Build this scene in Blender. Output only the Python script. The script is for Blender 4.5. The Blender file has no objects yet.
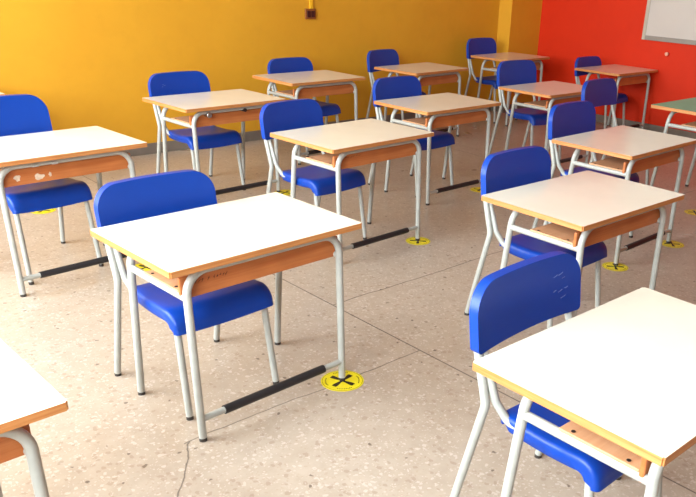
import bpy, bmesh, math, random
from mathutils import Vector, Matrix
random.seed(7)
scene = bpy.context.scene
COL = scene.collection

# ------------------------------------------------------------------ helpers
def link(o, parent=None):
    COL.objects.link(o)
    if parent is not None:
        o.parent = parent
    return o

def obj(name, bm, mats, parent=None, smooth=None, bevel=None):
    me = bpy.data.meshes.new(name)
    bmesh.ops.recalc_face_normals(bm, faces=bm.faces)
    bm.to_mesh(me); bm.free()
    for m in (mats if isinstance(mats, (list, tuple)) else [mats]):
        me.materials.append(m)
    if smooth is not None:
        me.shade_smooth()
        if smooth > 0:
            me.set_sharp_from_angle(angle=math.radians(smooth))
    o = bpy.data.objects.new(name, me)
    link(o, parent)
    if bevel:
        b = o.modifiers.new('bevel', 'BEVEL'); b.width = bevel[0]; b.segments = bevel[1]
        b.limit_method = 'ANGLE'; b.angle_limit = math.radians(40)
    return o

def thing(name, label, cat, loc=(0, 0, 0), rz=0.0, group=None):
    o = bpy.data.objects.new(name, None); o.empty_display_size = .1
    link(o); o.location = loc; o.rotation_euler = (0, 0, rz)
    tag(o, label, cat, group)
    return o

def tag(o, label, cat, group=None):
    o['label'] = label; o['category'] = cat
    if group: o['group'] = group
    return o

def struct(o):
    o['kind'] = 'structure'
    return o

def box(bm, x0, x1, y0, y1, z0, z1, mi=0):
    v = [bm.verts.new(p) for p in ((x0,y0,z0),(x1,y0,z0),(x1,y1,z0),(x0,y1,z0),(x0,y0,z1),(x1,y0,z1),(x1,y1,z1),(x0,y1,z1))]
    fs = []
    for idx in ((0,3,2,1),(4,5,6,7),(0,1,5,4),(1,2,6,5),(2,3,7,6),(3,0,4,7)):
        f = bm.faces.new([v[i] for i in idx]); f.material_index = mi; fs.append(f)
    return fs

def fillet(pts, radii, n=8):
    P = [Vector(p) for p in pts]; out = [P[0]]
    for i in range(1, len(P)-1):
        r = radii[i] if isinstance(radii, (list, tuple)) else radii
        a = (P[i-1]-P[i]).normalized(); b = (P[i+1]-P[i]).normalized()
        ang = a.angle(b)
        if r <= 0 or ang > math.pi-1e-3:
            out.append(P[i]); continue
        t = r/math.tan(ang/2)
        p0 = P[i]+a*t; p1 = P[i]+b*t
        c = P[i]+(a+b).normalized()*(r/math.sin(ang/2))
        for k in range(n+1):
            u = k/n
            d0 = (p0-c); d1 = (p1-c)
            th = d0.angle(d1)
            s = (math.sin((1-u)*th)*d0+math.sin(u*th)*d1)/math.sin(th)
            out.append(c+s)
    out.append(P[-1])
    return out

def tube(bm, pts, r, seg=14, cap=True, flat=1.0):
    pts = [Vector(p) for p in pts]
    n = len(pts); rings = []
    t = (pts[1]-pts[0]).normalized()
    ref = Vector((0, 1, 0)) if abs(t.y) < .9 else Vector((1, 0, 0))
    nrm = (ref - t*ref.dot(t)).normalized()
    for i in range(n):
        if i == 0: t = (pts[1]-pts[0]).normalized()
        elif i == n-1: t = (pts[-1]-pts[-2]).normalized()
        else: t = ((pts[i]-pts[i-1]).normalized()+(pts[i+1]-pts[i]).normalized()).normalized()
        nrm = (nrm - t*nrm.dot(t)).normalized()
        bi = t.cross(nrm)
        rings.append([bm.verts.new(pts[i]+nrm*math.cos(2*math.pi*k/seg)*r+bi*math.sin(2*math.pi*k/seg)*r*flat) for k in range(seg)])
    for a, b in zip(rings, rings[1:]):
        for k in range(seg):
            bm.faces.new((a[k], a[(k+1) % seg], b[(k+1) % seg], b[k]))
    if cap:
        bm.faces.new(rings[0][::-1]); bm.faces.new(rings[-1])

def disc(bm, cx, cy, z0, z1, r, seg=40, mi=0):
    lo = [bm.verts.new((cx+r*math.cos(2*math.pi*k/seg), cy+r*math.sin(2*math.pi*k/seg), z0)) for k in range(seg)]
    hi = [bm.verts.new((v.co.x, v.co.y, z1)) for v in lo]
    bm.faces.new(lo[::-1]).material_index = mi; bm.faces.new(hi).material_index = mi
    for k in range(seg):
        bm.faces.new((lo[k], lo[(k+1) % seg], hi[(k+1) % seg], hi[k])).material_index = mi

# ------------------------------------------------------------------ materials
def srgb(r, g, b):
    f = lambda c: (c/12.92 if c <= .04045 else ((c+.055)/1.055)**2.4)
    return (f(r/255), f(g/255), f(b/255), 1)

class Nodes:
    def __init__(s, name):
        s.m = bpy.data.materials.new(name); s.m.use_nodes = True
        s.t = s.m.node_tree; s.n = s.t.nodes; s.l = s.t.links
        s.b = s.n['Principled BSDF']
    def add(s, t, **kw):
        n = s.n.new(t)
        for k, v in kw.items(): setattr(n, k, v)
        return n
    def val(s, sock, v):
        if isinstance(v, bpy.types.NodeSocket): s.l.new(v, sock)
        else: sock.default_value = v
    def math(s, op, a, b=None, c=None, clamp=False):
        n = s.add('ShaderNodeMath', operation=op, use_clamp=clamp); s.val(n.inputs[0], a)
        if b is not None: s.val(n.inputs[1], b)
        if c is not None: s.val(n.inputs[2], c)
        return n.outputs[0]
    def mix(s, f, a, b, blend='MIX'):
        n = s.add('ShaderNodeMix', data_type='RGBA', blend_type=blend)
        s.val(n.inputs[0], f); s.val(n.inputs[6], a); s.val(n.inputs[7], b)
        return n.outputs[2]
    def noise(s, scale, detail=3, rough=.5, vec=None, sc=None):
        n = s.add('ShaderNodeTexNoise'); n.inputs['Scale'].default_value = scale
        n.inputs['Detail'].default_value = detail; n.inputs['Roughness'].default_value = rough
        if vec is None: vec = s.coord()
        if sc is not None:
            mp = s.add('ShaderNodeMapping'); mp.inputs['Scale'].default_value = sc; s.l.new(vec, mp.inputs[0]); vec = mp.outputs[0]
        s.l.new(vec, n.inputs['Vector'])
        return n.outputs[0]
    def coord(s, k='Object'):
        return s.add('ShaderNodeTexCoord').outputs[k]
    def ramp(s, v, a, b):
        n = s.add('ShaderNodeMapRange'); s.val(n.inputs[0], v); n.inputs[1].default_value = a; n.inputs[2].default_value = b
        return n.outputs[0]
    def bump(s, h, strength, dist=.002):
        n = s.add('ShaderNodeBump'); n.inputs['Strength'].default_value = strength; n.inputs['Distance'].default_value = dist
        s.l.new(h, n.inputs['Height']); s.l.new(n.outputs[0], s.b.inputs['Normal'])

def plain(name, col, rough=.5, var=.06, scale=20, spec=.5, metallic=0, bump=0, coat=0):
    n = Nodes(name)
    f = n.noise(scale, 4)
    dark = tuple(c*(1-var*2) for c in col[:3])+(1,)
    n.val(n.b.inputs['Base Color'], n.mix(n.ramp(f, .35, .65), col, dark))
    n.b.inputs['Roughness'].default_value = rough
    n.b.inputs['Specular IOR Level'].default_value = spec
    n.b.inputs['Metallic'].default_value = metallic
    n.b.inputs['Coat Weight'].default_value = coat
    if bump: n.bump(n.noise(scale*8, 2), bump, .001)
    return n.m

def wood(name, c1, c2, rough=.45, sc=(3, 60, 60), scale=1.0):
    n = Nodes(name)
    g = n.noise(scale, 5, .6, sc=sc)
    g2 = n.noise(6, 2)
    c = n.mix(n.ramp(g, .35, .65), c1, c2)
    c = n.mix(n.math('MULTIPLY', n.ramp(g2, .4, .75), .35), c, tuple(x*.6 for x in c2[:3])+(1,))
    n.val(n.b.inputs['Base Color'], c)
    n.b.inputs['Roughness'].default_value = rough
    return n.m

M = {}
M['laminate'] = plain('cream_laminate', srgb(238, 230, 210), .22, .02, 6, .6)
M['green_laminate'] = plain('green_laminate', srgb(80, 158, 108), .34, .03, 6, .5)
M['edge'] = wood('beech_edge', srgb(208, 146, 86), srgb(188, 116, 58), .45, (4, 4, 150))
M['ply'] = wood('plywood', srgb(214, 166, 124), srgb(204, 150, 106), .5, (3, 70, 3))
M['panel'] = wood('plywood_panel', srgb(200, 122, 66), srgb(182, 100, 48), .45, (3, 3, 70))
M['metal'] = plain('painted_steel', srgb(176, 176, 167), .35, .05, 25, .5)
M['cap'] = plain('dark_rubber', srgb(62, 55, 50), .7, .1)
M['sleeve'] = plain('black_rubber', srgb(36, 34, 36), .5, .1, 60)
M['blue'] = plain('blue_plastic', srgb(2, 59, 153), .38, .02, 12, .4, bump=.06)
M['screw'] = plain('screw_steel', srgb(70, 60, 55), .4, .1, 30, metallic=.6)
M['chrome'] = plain('worn_chrome', srgb(190, 185, 180), .25, .1, 30, metallic=.9)
M['marker'] = plain('marker_ink', srgb(70, 30, 20), .6, .1)
M['chip'] = plain('bare_chipped_wood', srgb(228, 205, 180), .7, .1, 60)
M['scratch'] = plain('pale_scratches', srgb(120, 140, 200), .6, .1)
M['yellow'] = plain('yellow_vinyl', srgb(232, 214, 30), .4, .04, 40)
M['black'] = plain('black_print', srgb(28, 24, 18), .5, .05)
M['board'] = plain('whiteboard_enamel', srgb(205, 196, 186), .35, .03, 3)
M['alu'] = plain('board_frame_aluminium', srgb(190, 178, 160), .4, .04, 20)
M['alu_dark'] = plain('grey_tray_aluminium', srgb(150, 142, 132), .4, .04, 20)
M['peg'] = plain('pale_wood_peg', srgb(232, 168, 140), .5, .05)
M['switch_plate'] = plain('brown_switch_plate', srgb(140, 80, 30), .5, .05)
M['switch_key'] = plain('dark_switch_key', srgb(60, 22, 18), .4, .05)
M['conduit'] = plain('yellow_painted_conduit', srgb(240, 180, 30), .4, .04)
M['base'] = plain('grey_skirting', srgb(128, 116, 104), .5, .1, 8)
M['white'] = plain('white_plaster', srgb(226, 220, 208), .9, .02, 3)
M['ceiling'] = plain('grey_ceiling_paint', srgb(172, 168, 160), .9, .02, 3)
M['win'] = plain('white_window_frame', srgb(225, 225, 220), .5, .02)

def wall_paint(name, c1, c2):
    n = Nodes(name)
    a = n.ramp(n.noise(1.3, 5, .6), .3, .7)
    b = n.ramp(n.noise(9, 4, .6), .45, .8)
    c = n.mix(n.math('MULTIPLY', a, .5), c1, c2)
    c = n.mix(n.math('MULTIPLY', b, .12), c, tuple(x*.7 for x in c2[:3])+(1,))
    n.val(n.b.inputs['Base Color'], c)
    n.b.inputs['Roughness'].default_value = .55
    n.b.inputs['Specular IOR Level'].default_value = .3
    n.bump(n.noise(60, 3), .15, .002)
    return n.m
M['yellow_wall'] = wall_paint('yellow_wall_paint', srgb(220, 160, 42), srgb(208, 146, 34))
M['red_wall'] = wall_paint('red_wall_paint', srgb(214, 44, 0), srgb(202, 37, 0))

def floor_mat():
    n = Nodes('terrazzo_floor')
    co = n.coord()
    big = n.ramp(n.noise(1.1, 4, .6, co), .3, .7)
    med = n.ramp(n.noise(14, 4, .65, co), .35, .68)
    c = n.mix(big, srgb(185, 170, 153), srgb(172, 154, 135))
    c = n.mix(n.math('MULTIPLY', med, .4), c, srgb(156, 136, 116))
    # chips of stone: pale, brown and dark
    for sc, th, colr, amt, seed in ((70, .42, srgb(212, 200, 188), .45, 0), (48, .4, srgb(150, 126, 106), .5, 3.3), (26, .16, srgb(84, 66, 52), .75, 7.7), (110, .4, srgb(168, 146, 126), .5, 5.1), (140, .4, srgb(210, 196, 182), .4, 9.1)):
        v = n.add('ShaderNodeTexVoronoi'); v.inputs['Scale'].default_value = sc
        wob = n.add('ShaderNodeTexNoise'); wob.inputs['Scale'].default_value = 45; wob.inputs['Detail'].default_value = 2; n.l.new(co, wob.inputs['Vector'])
        vm = n.add('ShaderNodeVectorMath', operation='MULTIPLY_ADD'); n.l.new(wob.outputs['Color'], vm.inputs[0]); vm.inputs[1].default_value = (.022, .022, 0); n.l.new(co, vm.inputs[2])
        mp = n.add('ShaderNodeMapping'); mp.inputs['Location'].default_value = (seed, seed*2, 0); n.l.new(vm.outputs[0], mp.inputs[0]); n.l.new(mp.outputs[0], v.inputs[0])
        sep = n.add('ShaderNodeSeparateColor'); n.l.new(v.outputs['Color'], sep.inputs[0])
        sel = n.math('LESS_THAN', sep.outputs[0], .22)
        near = n.math('LESS_THAN', v.outputs['Distance'], th)
        c = n.mix(n.math('MULTIPLY', n.math('MULTIPLY', sel, near), amt), c, colr)
    # joints between poured slabs, slightly wandering, and the crack
    s = n.add('ShaderNodeSeparateXYZ'); n.l.new(co, s.inputs[0])
    w1 = n.math('MULTIPLY', n.math('SUBTRACT', n.noise(2.2, 3, .6, co), .5), .06)
    w2 = n.math('MULTIPLY', n.math('SUBTRACT', n.noise(3.0, 4, .7, co), .5), .14)
    def line(dist, half, mask):
        d = n.math('ABSOLUTE', dist)
        k = n.math('SUBTRACT', 1.0, n.math('DIVIDE', d, half), clamp=True)
        return n.math('MULTIPLY', k, mask) if mask is not None else k
    gt = lambda a, b: n.math('GREATER_THAN', a, b)
    lt = lambda a, b: n.math('LESS_THAN', a, b)
    X, Y = s.outputs[0], s.outputs[1]
    A = line(n.math('SUBTRACT', X, 1.858), .0048, None)
    B = line(n.math('ADD', n.math('SUBTRACT', Y, 2.445), w1), .0046, gt(X, 1.858))
    Cc = line(n.math('ADD', n.math('SUBTRACT', Y, 1.885), w1), .0042, n.math('MULTIPLY', lt(X, 1.858), gt(X, .86)))
    # crack running off the end of that joint
    t = n.math('SUBTRACT', Y, n.math('MULTIPLY_ADD', X, 1.35, .69))
    Dk = line(n.math('ADD', t, w2), .007, n.math('MULTIPLY', lt(X, .88), gt(X, .45)))
    E2 = line(n.math('ADD', n.math('SUBTRACT', Y, 3.72), w2), .004, lt(X, 1.858))
    F2 = line(n.math('ADD', n.math('SUBTRACT', X, 4.60), w1), .006, None)
    tot = n.math('MAXIMUM', A, B)
    for q, g in ((Cc, .8), (Dk, .85), (E2, .3), (F2, .5)):
        tot = n.math('MAXIMUM', tot, n.math('MULTIPLY', q, g))
    c = n.mix(n.math('MULTIPLY', tot, .97), c, srgb(46, 34, 26))
    n.val(n.b.inputs['Base Color'], c)
    n.b.inputs['Roughness'].default_value = .42
    n.b.inputs['Specular IOR Level'].default_value = .45
    rg = n.ramp(n.noise(3, 3, .6, co), .3, .8); 
    n.val(n.b.inputs['Roughness'], n.math('MULTIPLY_ADD', rg, .15, .27))
    return n.m
M['floor'] = floor_mat()

# ------------------------------------------------------------------ room
XR, YL = 6.84, 5.50          # red wall plane, yellow wall plane
XB, YN, ZC = -1.0, -4.5, 3.0   # window wall plane, wall behind the camera, ceiling
bm = bmesh.new(); box(bm, XB-.25, XR+.15, YN-.15, YL+.15, -.1, 0); struct(obj('floor', bm, M['floor']))
bm = bmesh.new(); box(bm, XB-.25, XR+.15, YN-.15, YL+.15, ZC, ZC+.1); struct(obj('ceiling', bm, M['ceiling']))
bm = bmesh.new(); box(bm, XB-.25, XR+.15, YL, YL+.15, 0, ZC); struct(obj('wall_left', bm, M['yellow_wall']))
bm = bmesh.new(); box(bm, XR, XR+.15, YN-.15, YL, 0, ZC); struct(obj('wall_right', bm, M['red_wall']))
bm = bmesh.new(); box(bm, XB-.25, XR, YN-.15, YN, 0, ZC); struct(obj('wall_behind', bm, M['yellow_wall']))
bm = bmesh.new(); box(bm, 6.354, XR, 5.332, YL, 0, ZC); struct(obj('wall_corner', bm, M['yellow_wall']))
# window wall with three openings
WINS = [(-.5, 1.6), (2.0, 5.1)]; Z0, Z1 = .9, 2.75
bm = bmesh.new()
box(bm, XB-.25, XB, YN, YL, 0, Z0); box(bm, XB-.25, XB, YN, YL, Z1, ZC)
ys = [YN]+[v for w in WINS for v in w]+[YL]
for i in range(0, len(ys), 2): box(bm, XB-.25, XB, ys[i], ys[i+1], Z0, Z1)
struct(obj('wall_front', bm, M['white']))
for i, (a, b) in enumerate(WINS):
    bm = bmesh.new(); x0, x1 = XB-.15, XB-.09; m = (a+b)/2
    for (p, q, r, s) in ((a, b, Z0, Z0+.06), (a, b, Z1-.06, Z1), (a, a+.06, Z0+.06, Z1-.06), (b-.06, b, Z0+.06, Z1-.06), (m-.04, m+.04, Z0+.06, Z1-.06)):
        box(bm, x0, x1, p, q, r, s)
    struct(obj('window_%d' % (i+1), bm, M['win']))
    ld = bpy.data.lights.new('window_daylight', 'AREA'); ld.shape = 'RECTANGLE'; ld.size = Z1-Z0; ld.size_y = b-a
    ld.cycles.is_portal = True
    lo = bpy.data.objects.new('window_daylight', ld); link(lo); lo.location = (XB-.2, m, (Z0+Z1)/2)
    lo.rotation_euler = (0, -math.pi/2, 0)
# skirting
bm = bmesh.new(); box(bm, XB, 6.354, YL-.012, YL, 0, .078); struct(obj('baseboard_left', bm, M['base'], bevel=(.003, 2)))
bm = bmesh.new(); box(bm, XR-.012, XR, YN, 5.332, 0, .075); struct(obj('baseboard_right', bm, M['base'], bevel=(.003, 2)))
bm = bmesh.new(); box(bm, 6.342, 6.354, 5.32, YL-.012, 0, .078); box(bm, 6.354, XR-.012, 5.32, 5.332, 0, .078)
struct(obj('baseboard_corner', bm, M['base']))

# ------------------------------------------------------------------ wall things
t = thing('whiteboard', 'white writing board with pale metal frame hanging on the red wall', 'whiteboard', (XR, 2.862, .835))
bm = bmesh.new(); box(bm, -.022, -.002, -1.17, 1.19, .03, 1.17); obj('writing_surface', bm, M['board'], t)
def frame_bar(y0, y1, z0, z1, mat, d=.03):
    bm = bmesh.new(); box(bm, -d, -.001, y0, y1, z0, z1); return obj('frame', bm, mat, t, bevel=(.003, 2))
frame_bar(1.185, 1.22, 0, 1.2, M['alu']); frame_bar(-1.2, -1.165, 0, 1.2, M['alu'])
frame_bar(-1.165, 1.185, 1.165, 1.2, M['alu']); frame_bar(-1.165, 1.185, 0, .04, M['alu_dark'])
t = thing('wall_peg', 'small round pale wooden peg on the red wall below the whiteboard', 'peg', (XR, 3.792, .732))
bm = bmesh.new(); tube(bm, [(-.001, 0, 0), (-.02, 0, 0)], .008); obj('stem', bm, M['peg'], t, smooth=40)
bm = bmesh.new(); tube(bm, [(-.02, 0, 0), (-.024, 0, 0), (-.032, 0, 0), (-.036, 0, 0)], .017, 20); obj('knob', bm, M['peg'], t, smooth=40, bevel=(.003, 2))
t = thing('light_switch', 'small brown double light switch on the yellow wall', 'switch', (3.985, YL, .93))
bm = bmesh.new(); box(bm, -.05, .05, -.018, -.001, 0, .08); obj('plate', bm, M['switch_plate'], t, bevel=(.003, 2))
for x in (-.021, .021):
    bm = bmesh.new(); box(bm, x-.016, x+.016, -.025, -.018, .015, .065); obj('rocker', bm, M['switch_key'], t, bevel=(.002, 2))
bm = bmesh.new(); box(bm, -.016, .016, -.016, -.001, 0, ZC-1.01); o = obj('cable_conduit', bm, M['conduit'], None, bevel=(.003, 2))
o.location = (3.998, YL, 1.01); tag(o, 'thin bright yellow cable conduit rising from the light switch', 'conduit')

# ------------------------------------------------------------------ school desk
W, D, H, TH = .70, .474, .584, .019
TR = .0125
def make_desk(top_mat='laminate', edge_r=.0):
    t = bpy.data.objects.new('school_desk', None); t.empty_display_size = .1; link(t)
    bm = bmesh.new(); fs = box(bm, -W/2, W/2, -D/2, D/2, H-TH, H); fs[1].material_index = 1
    for f in fs:
        if f is not fs[1]: f.material_index = 0
    bmesh.ops.bevel(bm, geom=[e for e in bm.edges if abs(e.verts[0].co.z-e.verts[1].co.z) > .001], offset=.004, segments=2, affect='EDGES')
    tt = obj('tabletop', bm, [M['edge'], M[top_mat]], t)
    # laminate sheet glued on the panel
    zt = H-TH-TR-.002
    R = .068
    for s in (-1, 1):
        for front in (True, False):
            top_y, foot_y = (-.193, -.207) if front else (.125, .176)
            pts = fillet([(s*.283, foot_y, .012), (s*.283, top_y, zt), (s*.15, top_y, zt)], R, 9)
            pts = [p for p in pts]; pts[-1] = Vector((s*.20, top_y, zt))
            bm = bmesh.new(); tube(bm, pts, TR)
            leg = obj('leg', bm, M['metal'], t, smooth=50)
            bm = bmesh.new(); dy = 0
            tube(bm, [(s*.283, foot_y, 0), (s*.283, foot_y, .012)], TR*.98); obj('foot_cap', bm, M['cap'], leg, smooth=50)
        bm = bmesh.new(); zr = .474
        def ly(z, fy, ty): return fy+(ty-fy)*(z-.012)/(zt-.012)
        tube(bm, [(s*.283, ly(zr, -.207, -.193), zr), (s*.283, ly(zr, .176, .125), zr)], .0115, flat=1.0)
        obj('side_rail', bm, M['metal'], t, smooth=50)
    for nm, y in (('front_rail', -.193), ('back_rail', .125)):
        bm = bmesh.new(); tube(bm, [(-.20, y, zt), (.20, y, zt)], TR); obj(nm, bm, M['metal'], t, smooth=50)
    # book shelf and front panel
    bm = bmesh.new(); box(bm, -.293, .293, -.166, .03, .4862, .4932); sh = obj('shelf', bm, M['ply'], t, bevel=(.002, 2))
    for x in (-.281, .281):
        for y in (-.135, .0):
            bm = bmesh.new(); disc(bm, x, y, .4932, .4945, .005, 10); obj('screw', bm, M['screw'], sh)
    bm = bmesh.new(); box(bm, -.293, .293, -.178, -.166, .466, .534); obj('front_panel', bm, M['panel'], t, bevel=(.003, 2))
    # foot bar with rubber sleeve
    bm = bmesh.new(); tube(bm, [(-.283, -.2045, .075), (.283, -.2045, .075)], .0105); fb = obj('foot_bar', bm, M['metal'], t, smooth=50)
    bm = bmesh.new(); tube(bm, [(-.2, -.2045, .075), (.2, -.2045, .075)], .0145, 18); obj('rubber_sleeve', bm, M['sleeve'], fb, smooth=50)
    return t

def copy_tree(o, parent=None):
    c = o.copy(); COL.objects.link(c); c.parent = parent
    for ch in o.children: copy_tree(ch, c)
    return c

DESKS = {
1: (1.1867, 2.0834, .0468, 'white-topped school desk in the left foreground, its front foot on a yellow floor sticker'),
2: (1.1468, 3.5562, .0708, 'white-topped school desk at the left edge with pale chips on its front panel'),
3: (2.462, 3.037, .0662, 'cream-topped school desk in the middle, its front right foot on a yellow sticker'),
4: (2.39, 4.2727, .0657, 'cream-topped school desk near the left of the yellow wall with a chrome lock knob'),
5: (3.4982, 4.8377, .0504, 'cream-topped school desk close to the yellow wall below the light switch'),
6: (3.5542, 3.5255, .0374, 'tan-topped school desk directly behind and right of the middle desk'),
7: (4.7124, 4.8934, .1015, 'tan-topped school desk by the yellow wall, next one right of the light switch'),
8: (2.4787, 1.6247, .0, 'cream-topped school desk just behind the right foreground desk'),
9: (3.5974, 2.1516, .0328, 'cream-topped school desk with both front feet on yellow stickers, at the right'),
10: (4.815, 3.5786, .0269, 'school desk with a pinkish sheen on its top, in front of the room corner desk'),
11: (6.04, 5.03, .09, 'small far school desk standing in the corner by the yellow pilaster'),
12: (6.45, 4.0744, .0317, 'far school desk standing against the red wall'),
13: (4.915, 2.365, .0169, 'green-topped school desk at the right edge beside the red wall'),
14: (1.4593, .7224, -.0036, 'large white-topped school desk in the right foreground, cut by the frame'),
15: (.0375, 1.5686, .0298, 'white-topped school desk cut off at the bottom left corner'),
16: (1.0626, 5.1627, .0442, 'school desk mostly out of frame behind the leftmost blue chair'),
}
proto = make_desk(); protog = None
desk = {}
for k, (x, y, a, lab) in DESKS.items():
    o = proto if k == 1 else copy_tree(proto)
    o.location = (x, y, 0); o.rotation_euler = (0, 0, a)
    if k == 11: o.scale = (.97, 1, 1.05)
    if k == 13: o.scale = (.965, 1, 1.066)
    tag(o, lab, 'desk', 'school desks in rows'); desk[k] = o
for ch in desk[13].children:
    if ch.name.startswith('tabletop'):
        ch.data = ch.data.copy(); ch.data.materials[1] = M['green_laminate']; ch['label'] = 'green tabletop'

def part(k, name):
    return [c for c in desk[k].children if c.name.split('.')[0] == name][0]

# chips of bare wood on the front panel of desk 2 (blobs with their own outline)
def blob(bm, cx, cz, w, h, seed):
    r = random.Random(seed); n = 14
    ring0 = []; ring1 = []
    for i in range(n):
        a = 2*math.pi*i/n; q = r.uniform(.6, 1.1)
        ring0.append(bm.verts.new((cx+w*q*math.cos(a), -.1772, cz+h*q*math.sin(a)))); ring1.append(bm.verts.new((cx+w*q*math.cos(a), -.1782, cz+h*q*math.sin(a))))
    bm.faces.new(ring1)
    for i in range(n): bm.faces.new((ring0[i], ring0[(i+1) % n], ring1[(i+1) % n], ring1[i]))
for cx, cz, w, h, sd in ((-.208, .497, .016, .015, 1), (-.120, .490, .022, .016, 2), (-.075, .494, .008, .011, 3)):
    bm = bmesh.new(); blob(bm, cx, cz, w, h, sd); o = obj('paint_chip', bm, M['chip'], part(2, 'front_panel')); o['label'] = 'pale chipped patch'
# scribbles on two front panels
def scribble(k, x0, x1, z, h, seed, groups, mat, name='marker_scribble'):
    r = random.Random(seed); bm = bmesh.new(); n = sum(groups)+len(groups)-1; dx = (x1-x0)/n; x = x0
    for gi, g in enumerate(groups):
        for i in range(g):
            for _ in range(2):
                a = (x+r.uniform(0, .3)*dx, -.1778, z+r.uniform(-.5, .1)*h); b = (x+r.uniform(.4, .9)*dx, -.1778, z+r.uniform(0, .5)*h)
                tube(bm, [a, b], .0009, 5)
            x += dx
        x += dx
    o = obj(name, bm, mat, part(k, 'front_panel')); return o
scribble(1, -.245, -.135, .512, .012, 3, (3, 1, 5), M['marker'])['label'] = 'dark marker scribble'
scribble(1, .005, .085, .497, .014, 8, (5,), M['panel'], 'carved_letters')['label'] = 'faint carved letters'
scribble(3, -.225, -.12, .520, .010, 11, (6,), M['marker'])['label'] = 'dark marker scribble'
# chrome lock knob under the front rail of desk 4, fixing clips under desk 2
bm = bmesh.new(); tube(bm, [(-.19, -.178, .535), (-.19, -.19, .535), (-.19, -.215, .535), (-.19, -.222, .535)], .016, 16); obj('lock_knob', bm, M['chrome'], desk[4], smooth=40, bevel=(.003, 2))
bm = bmesh.new(); tube(bm, [(.06, -.178, .540), (.06, -.212, .540)], .011, 12); obj('lock_knob', bm, M['screw'], desk[4], smooth=40)
for x in (-.14, -.06):
    bm = bmesh.new(); box(bm, x-.012, x+.012, -.212, -.203, .541, .551); obj('fixing_clip', bm, M['metal'], part(2, 'front_rail'))

# ------------------------------------------------------------------ chair
CR = .0118
def backrest_bm():
    bm = bmesh.new(); w = .215; z0, z1 = .524, .698; rt, rb = .076, .014; th = .028
    xs = []
    N = 40
    for i in range(N+1):
        xs.append(-w*math.cos(math.pi*i/N))
    rows = 8
    def zt(x):
        d = abs(x)-(w-rt)
        crown = .006*(1-(x/w)**2)
        return z1-.006+crown-(rt-math.sqrt(max(rt*rt-d*d, 0)) if d > 0 else 0)
    def zb(x):
        d = abs(x)-(w-rb)
        arch = .005*(1-(x/w)**2)
        return z0+arch+(rb-math.sqrt(max(rb*rb-d*d, 0)) if d > 0 else 0)
    def yc(x, z): # plan curve: ends come forward; rakes backwards with height
        return .160+(z-.497)*.13+.012*(1-(x/w)**2)-.006
    F = []; B = []
    for x in xs:
        a, b = zb(x), zt(x)
        F.append([bm.verts.new((x, yc(x, a+(b-a)*j/rows)-th/2, a+(b-a)*j/rows)) for j in range(rows+1)])
        B.append([bm.verts.new((x, yc(x, a+(b-a)*j/rows)+th/2, a+(b-a)*j/rows)) for j in range(rows+1)])
    for i in range(N):
        for j in range(rows):
            bm.faces.new((F[i][j], F[i+1][j], F[i+1][j+1], F[i][j+1])); bm.faces.new((B[i][j], B[i][j+1], B[i+1][j+1], B[i+1][j]))
        bm.faces.new((F[i][0], B[i][0], B[i+1][0], F[i+1][0])); bm.faces.new((F[i][rows], F[i+1][rows], B[i+1][rows], B[i][rows]))
    for i in (0, N):
        for j in range(rows): bm.faces.new((F[i][j], F[i][j+1], B[i][j+1], B[i][j]))
    return bm

def seat_bm():
    bm = bmesh.new()
    # side profile (y, z) from the rear edge to the bottom of the front lip
    zt = .372; prof = [(.097, zt-.030), (.099, zt-.012), (.096, zt-.003), (.088, zt)]
    for i in range(1, 9):
        y = .088-(.088+.143)*i/8; prof.append((y, zt-.006*math.sin(math.pi*i/8)))
    for i in range(1, 9):
        a = math.pi/2*i/8*1.0; prof.append((-.143-.062*math.sin(a), zt-.058+.058*math.cos(a)))
    prof += [(-.2065, zt-.060), (-.207, zt-.068)]
    n = len(prof)
    nr = []
    for i in range(n):
        a = prof[max(i-1, 0)]; b = prof[min(i+1, n-1)]
        dy, dz = b[0]-a[0], b[1]-a[1]; L = math.hypot(dy, dz); nr.append((-(-dz)/L*-1, (dy)/L*-1))
    # outward normal of a path running to -y is up: (dz, -dy)
    nr = []
    for i in range(n):
        a = prof[max(i-1, 0)]; b = prof[min(i+1, n-1)]
        dy, dz = b[0]-a[0], b[1]-a[1]; L = math.hypot(dy, dz); nr.append((dz/L, -dy/L))
    def row(off_extra):
        rows = []
        for i, (y, z) in enumerate(prof):
            ny, nz = nr[i]
            hw = .174+.013*min(1, max(0, (.088-y)/.22))
            r = []
            cols = []
            m = 12
            for k in range(m+1):
                x = -1+2*k/m; cols.append((x*(hw-.012), 0.0+.004*(1-x*x)*-1))
            left = [(-hw, -.036), (-hw, -.012), (-hw+.004, -.004)]; right = [(-p, q) for p, q in left[::-1]]
            for (x, d) in left+cols+right:
                d2 = d
                if i < 4: d2 = max(d, -.012)      # the skirt stops at the rear lip
                if i > n-4: d2 = max(d, -.018)
                sgn = 1 if x > 0 else -1
                xx = x-sgn*off_extra if abs(x) > hw-.006 else x
                r.append(bm.verts.new((xx, y+ny*(d2-off_extra), z+nz*(d2-off_extra)-max(0, i-n+5)/5*.010*(1-(x/hw)**2))))
            rows.append(r)
        return rows
    T = row(0); U = row(.005); c = len(T[0])
    for i in range(n-1):
        for k in range(c-1):
            bm.faces.new((T[i][k], T[i][k+1], T[i+1][k+1], T[i+1][k])); bm.faces.new((U[i][k], U[i+1][k], U[i+1][k+1], U[i][k+1]))
    for i in range(n-1):
        bm.faces.new((T[i][0], T[i+1][0], U[i+1][0], U[i][0])); bm.faces.new((T[i][-1], U[i][-1], U[i+1][-1], T[i+1][-1]))
    for k in range(c-1):
        bm.faces.new((T[0][k], U[0][k], U[0][k+1], T[0][k+1])); bm.faces.new((T[-1][k], T[-1][k+1], U[-1][k+1], U[-1][k]))
    return bm

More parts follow.
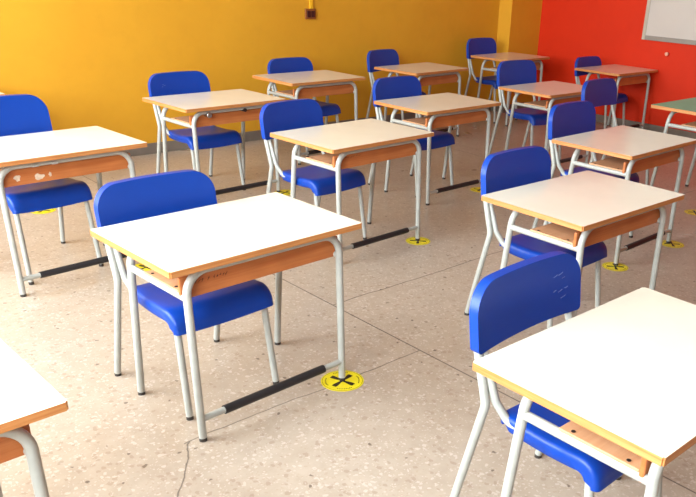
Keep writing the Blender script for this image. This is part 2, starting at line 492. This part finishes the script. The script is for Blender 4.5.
def make_chair():
    t = bpy.data.objects.new('school_chair', None); t.empty_display_size = .1; link(t)
    obj('seat', seat_bm(), M['blue'], t, smooth=45)
    obj('backrest', backrest_bm(), M['blue'], t, smooth=35, bevel=(.0115, 4))
    for s in (-1, 1):
        # rear leg: floor, up and forward to the knee, then up into the backrest
        bm = bmesh.new(); tube(bm, fillet([(s*.204, .212, .012), (s*.197, .124, .392), (s*.194, .167, .535)], .05, 8), CR)
        lg = obj('leg', bm, M['metal'], t, smooth=50)
        bm = bmesh.new(); tube(bm, [(s*.204, .212, 0), (s*.204, .212, .014)], CR*.98); obj('foot_cap', bm, M['cap'], lg, smooth=50)
        # front leg up to the seat
        bm = bmesh.new(); tube(bm, [(s*.173, -.21, .012), (s*.164, -.172, .30)], CR)
        lg = obj('leg', bm, M['metal'], t, smooth=50)
        bm = bmesh.new(); tube(bm, [(s*.173, -.21, 0), (s*.173, -.21, .014)], CR*.98); obj('foot_cap', bm, M['cap'], lg, smooth=50)
        # the same tube bends under the seat and rises to the backrest
        bm = bmesh.new()
        tube(bm, fillet([(s*.164, -.172, .30), (s*.163, -.165, .350), (s*.166, .072, .350), (s*.179, .108, .400), (s*.178, .165, .535)], [0, .035, .035, .05, 0], 8), CR*.95)
        obj('seat_support', bm, M['metal'], t, smooth=50)
    bm = bmesh.new(); tube(bm, [(-.163, -.10, .350), (.163, -.10, .350)], .008); obj('crossbar', bm, M['metal'], t, smooth=50)
    bm = bmesh.new(); tube(bm, [(-.166, .06, .350), (.166, .06, .350)], .008); obj('crossbar', bm, M['metal'], t, smooth=50)
    return t

CHAIRS = {
1: (1.1021, 2.2182, .0495, 'blue plastic school chair tucked under the left foreground white desk'),
2: (1.092, 3.672, .11, 'blue plastic school chair at the left edge under the desk with chipped front panel'),
3: (2.352, 3.225, .11, 'blue plastic school chair pushed in at the middle desk'),
4: (2.3506, 4.4474, .0706, 'blue plastic school chair at the desk with the chrome knob, small scratch on its back'),
5: (3.57, 5.0, .0839, 'blue plastic school chair against the yellow wall below the light switch'),
6: (3.505, 3.69, .05, 'blue plastic school chair at the desk just behind the middle desk'),
7: (4.60, 5.075, .17, 'blue plastic school chair by the yellow wall, between light switch and room corner'),
8: (2.458, 1.788, .0149, 'blue plastic school chair at the desk behind the right foreground one'),
9: (3.61, 2.345, .04, 'blue plastic school chair at the desk whose front feet stand on stickers'),
10: (4.8179, 3.7704, -.0273, 'blue plastic school chair at the desk with the pinkish sheen'),
11: (5.96, 5.175, .03, 'far blue plastic school chair in the room corner by the pilaster'),
12: (6.42, 4.20, .06, 'far dark blue school chair at the desk against the red wall'),
13: (4.61, 2.845, .0706, 'blue school chair pulled back from the green-topped desk'),
14: (1.4484, .905, .0283, 'large blue plastic school chair in the right foreground with scratches on its backrest'),
}
cproto = make_chair(); chair = {}
for k, (x, y, a, lab) in CHAIRS.items():
    o = cproto if k == 1 else copy_tree(cproto)
    o.location = (x, y, 0); o.rotation_euler = (0, 0, a)
    o.scale = {1: (.985, 1, .992), 2: (.955, 1, 1.07), 3: (.945, 1, 1), 4: (.97, 1, 1), 7: (.95, 1, 1), 5: (1, 1, .97), 9: (1.01, 1, 1.03), 10: (1.02, 1, 1.06), 11: (1, 1, 1.08), 12: (1.03, 1, .95), 13: (1.01, 1, 1.04)}.get(k, (1, 1, 1))
    tag(o, lab, 'chair', 'blue school chairs'); chair[k] = o
def cpart(k, name):
    return [c for c in chair[k].children if c.name.split('.')[0] == name][0]
# pale scratches on two backrests (front face)
def scratches(k, spots, seed):
    r = random.Random(seed); w = .215
    for (x, z, l) in spots:
        bm = bmesh.new(); p = []
        for q in (0, .5, 1):
            xx = x+l*q; zz = z+l*.25*q+r.uniform(-.002, .002)
            p.append((xx, .160+(zz-.497)*.13+.012*(1-(xx/w)**2)-.006-.0142, zz))
        tube(bm, p, .0006, 5)
        obj('scratch', bm, M['scratch'], cpart(k, 'backrest'))['label'] = 'pale scratch'
scratches(14, [(.10, .64, .016), (.12, .642, .018), (.135, .628, .012), (.10, .60, .012), (.12, .596, .016), (.13, .574, .02), (.145, .60, .014)], 4)
scratches(4, [(-.125, .63, .014), (-.118, .622, .018), (-.13, .618, .01)], 5)

# ------------------------------------------------------------------ floor stickers
def make_sticker():
    t = bpy.data.objects.new('floor_sticker', None); t.empty_display_size = .05; link(t)
    bm = bmesh.new(); disc(bm, 0, 0, .0002, .001, .077, 48); obj('disc', bm, M['yellow'], t)
    bm = bmesh.new()
    for a in (0, math.pi/2):
        c, s = math.cos(a), math.sin(a)
        prof = [(-.050, .0085), (-.040, .0095), (-.012, .005), (0, .0045), (.012, .005), (.040, .0095), (.050, .0085)]
        hi = [(x, w) for x, w in prof]+[(x, -w) for x, w in prof[::-1]]
        z = .0014+.0001*(a > 0)
        vt = [bm.verts.new((c*x-s*w, s*x+c*w, z)) for x, w in hi]; vb = [bm.verts.new((v.co.x, v.co.y, .0009)) for v in vt]
        bm.faces.new(vt); bm.faces.new(vb[::-1])
        for i in range(len(vt)): bm.faces.new((vt[i], vb[i], vb[(i+1) % len(vt)], vt[(i+1) % len(vt)]))
    obj('cross', bm, M['black'], t)
    bm = bmesh.new(); n = 64
    for r0, r1 in ((.0715, .0727),):
        a0 = [bm.verts.new((r0*math.cos(2*math.pi*i/n), r0*math.sin(2*math.pi*i/n), .0013)) for i in range(n)]
        a1 = [bm.verts.new((r1*math.cos(2*math.pi*i/n), r1*math.sin(2*math.pi*i/n), .0013)) for i in range(n)]
        for i in range(n): bm.faces.new((a0[i], a0[(i+1) % n], a1[(i+1) % n], a1[i]))
    rr = random.Random(2)
    for q in range(4):      # four short lines of tiny print between the arms
        for i in range(9):
            a = math.pi/4+q*math.pi/2+(i-4)*.105; l = rr.uniform(.003, .0055)
            for r0 in (.058,):
                p = [((r0+dr)*math.cos(a+da), (r0+dr)*math.sin(a+da)) for dr, da in ((0, -.03), (l, -.03), (l, .03), (0, .03))]
                bm.faces.new([bm.verts.new((x, y, .0013)) for x, y in p])
    obj('printed_rim', bm, M['black'], t)
    return t
STICK = [
(1.475, 1.883, .25, 'yellow round floor sticker with black cross under the left foreground desk foot'),
(2.751, 2.837, .75, 'yellow round floor sticker with black cross under the middle desk front foot'),
(1.433, 3.338, .3, 'yellow round floor sticker seen through the side frame of the left foreground desk'),
(1.381, 4.516, .7, 'yellow round floor sticker behind the leftmost chair legs'),
(2.713, 4.052, .4, 'yellow round floor sticker beside the middle chair, partly behind a white desktop'),
(3.83, 3.361, .4, 'yellow round floor sticker half hidden behind a blue backrest, right of a black foot bar'),
(3.30, 1.925, .75, 'left yellow floor sticker of the two under one right-hand desk'),
(3.886, 1.929, .75, 'right yellow floor sticker of the two under one right-hand desk'),
(4.595, 2.165, .7, 'yellow floor sticker at the right edge of the frame'),
]
sp = make_sticker()
for i, (x, y, a, lab) in enumerate(STICK):
    o = sp if i == 0 else copy_tree(sp)
    o.location = (x, y, 0); o.rotation_euler = (0, 0, a); o.scale = (1, 1, 1) if i == 0 else (.88, .88, 1); tag(o, lab, 'floor sticker', 'yellow distance stickers')

# ------------------------------------------------------------------ light
w = bpy.data.worlds.new('sky'); scene.world = w; w.use_nodes = True
bg = w.node_tree.nodes['Background']; bg.inputs[0].default_value = (.84, .93, 1.0, 1); bg.inputs[1].default_value = 21.0

# ------------------------------------------------------------------ camera
f, pitch, roll, h = 756.27, .44014859, .05135572, 1.35972
th = math.radians(45.57)
cp, spn = math.cos(pitch), math.sin(pitch)
fw = Vector((0, cp, -spn)); rt = Vector((1, 0, 0)); up = Vector((0, spn, cp))
r2 = rt*math.cos(roll)+up*math.sin(roll); u2 = -rt*math.sin(roll)+up*math.cos(roll)
m3 = Matrix((r2, u2, -fw)).transposed()
m3 = Matrix.Rotation(-th, 3, 'Z') @ m3
cam = bpy.data.cameras.new('camera'); co = bpy.data.objects.new('camera', cam); link(co)
co.matrix_world = Matrix.Translation((0, 0, h)) @ m3.to_4x4()
cam.sensor_width = 36; cam.sensor_fit = 'HORIZONTAL'; cam.lens = f/696*36
cam.shift_x = -83.99/696; cam.shift_y = 75.84/696; cam.clip_start = .02
scene.camera = co
scene.view_settings.view_transform = 'Standard'; scene.view_settings.look = 'None'
scene.view_settings.gamma = 1; scene.view_settings.exposure = 0.15
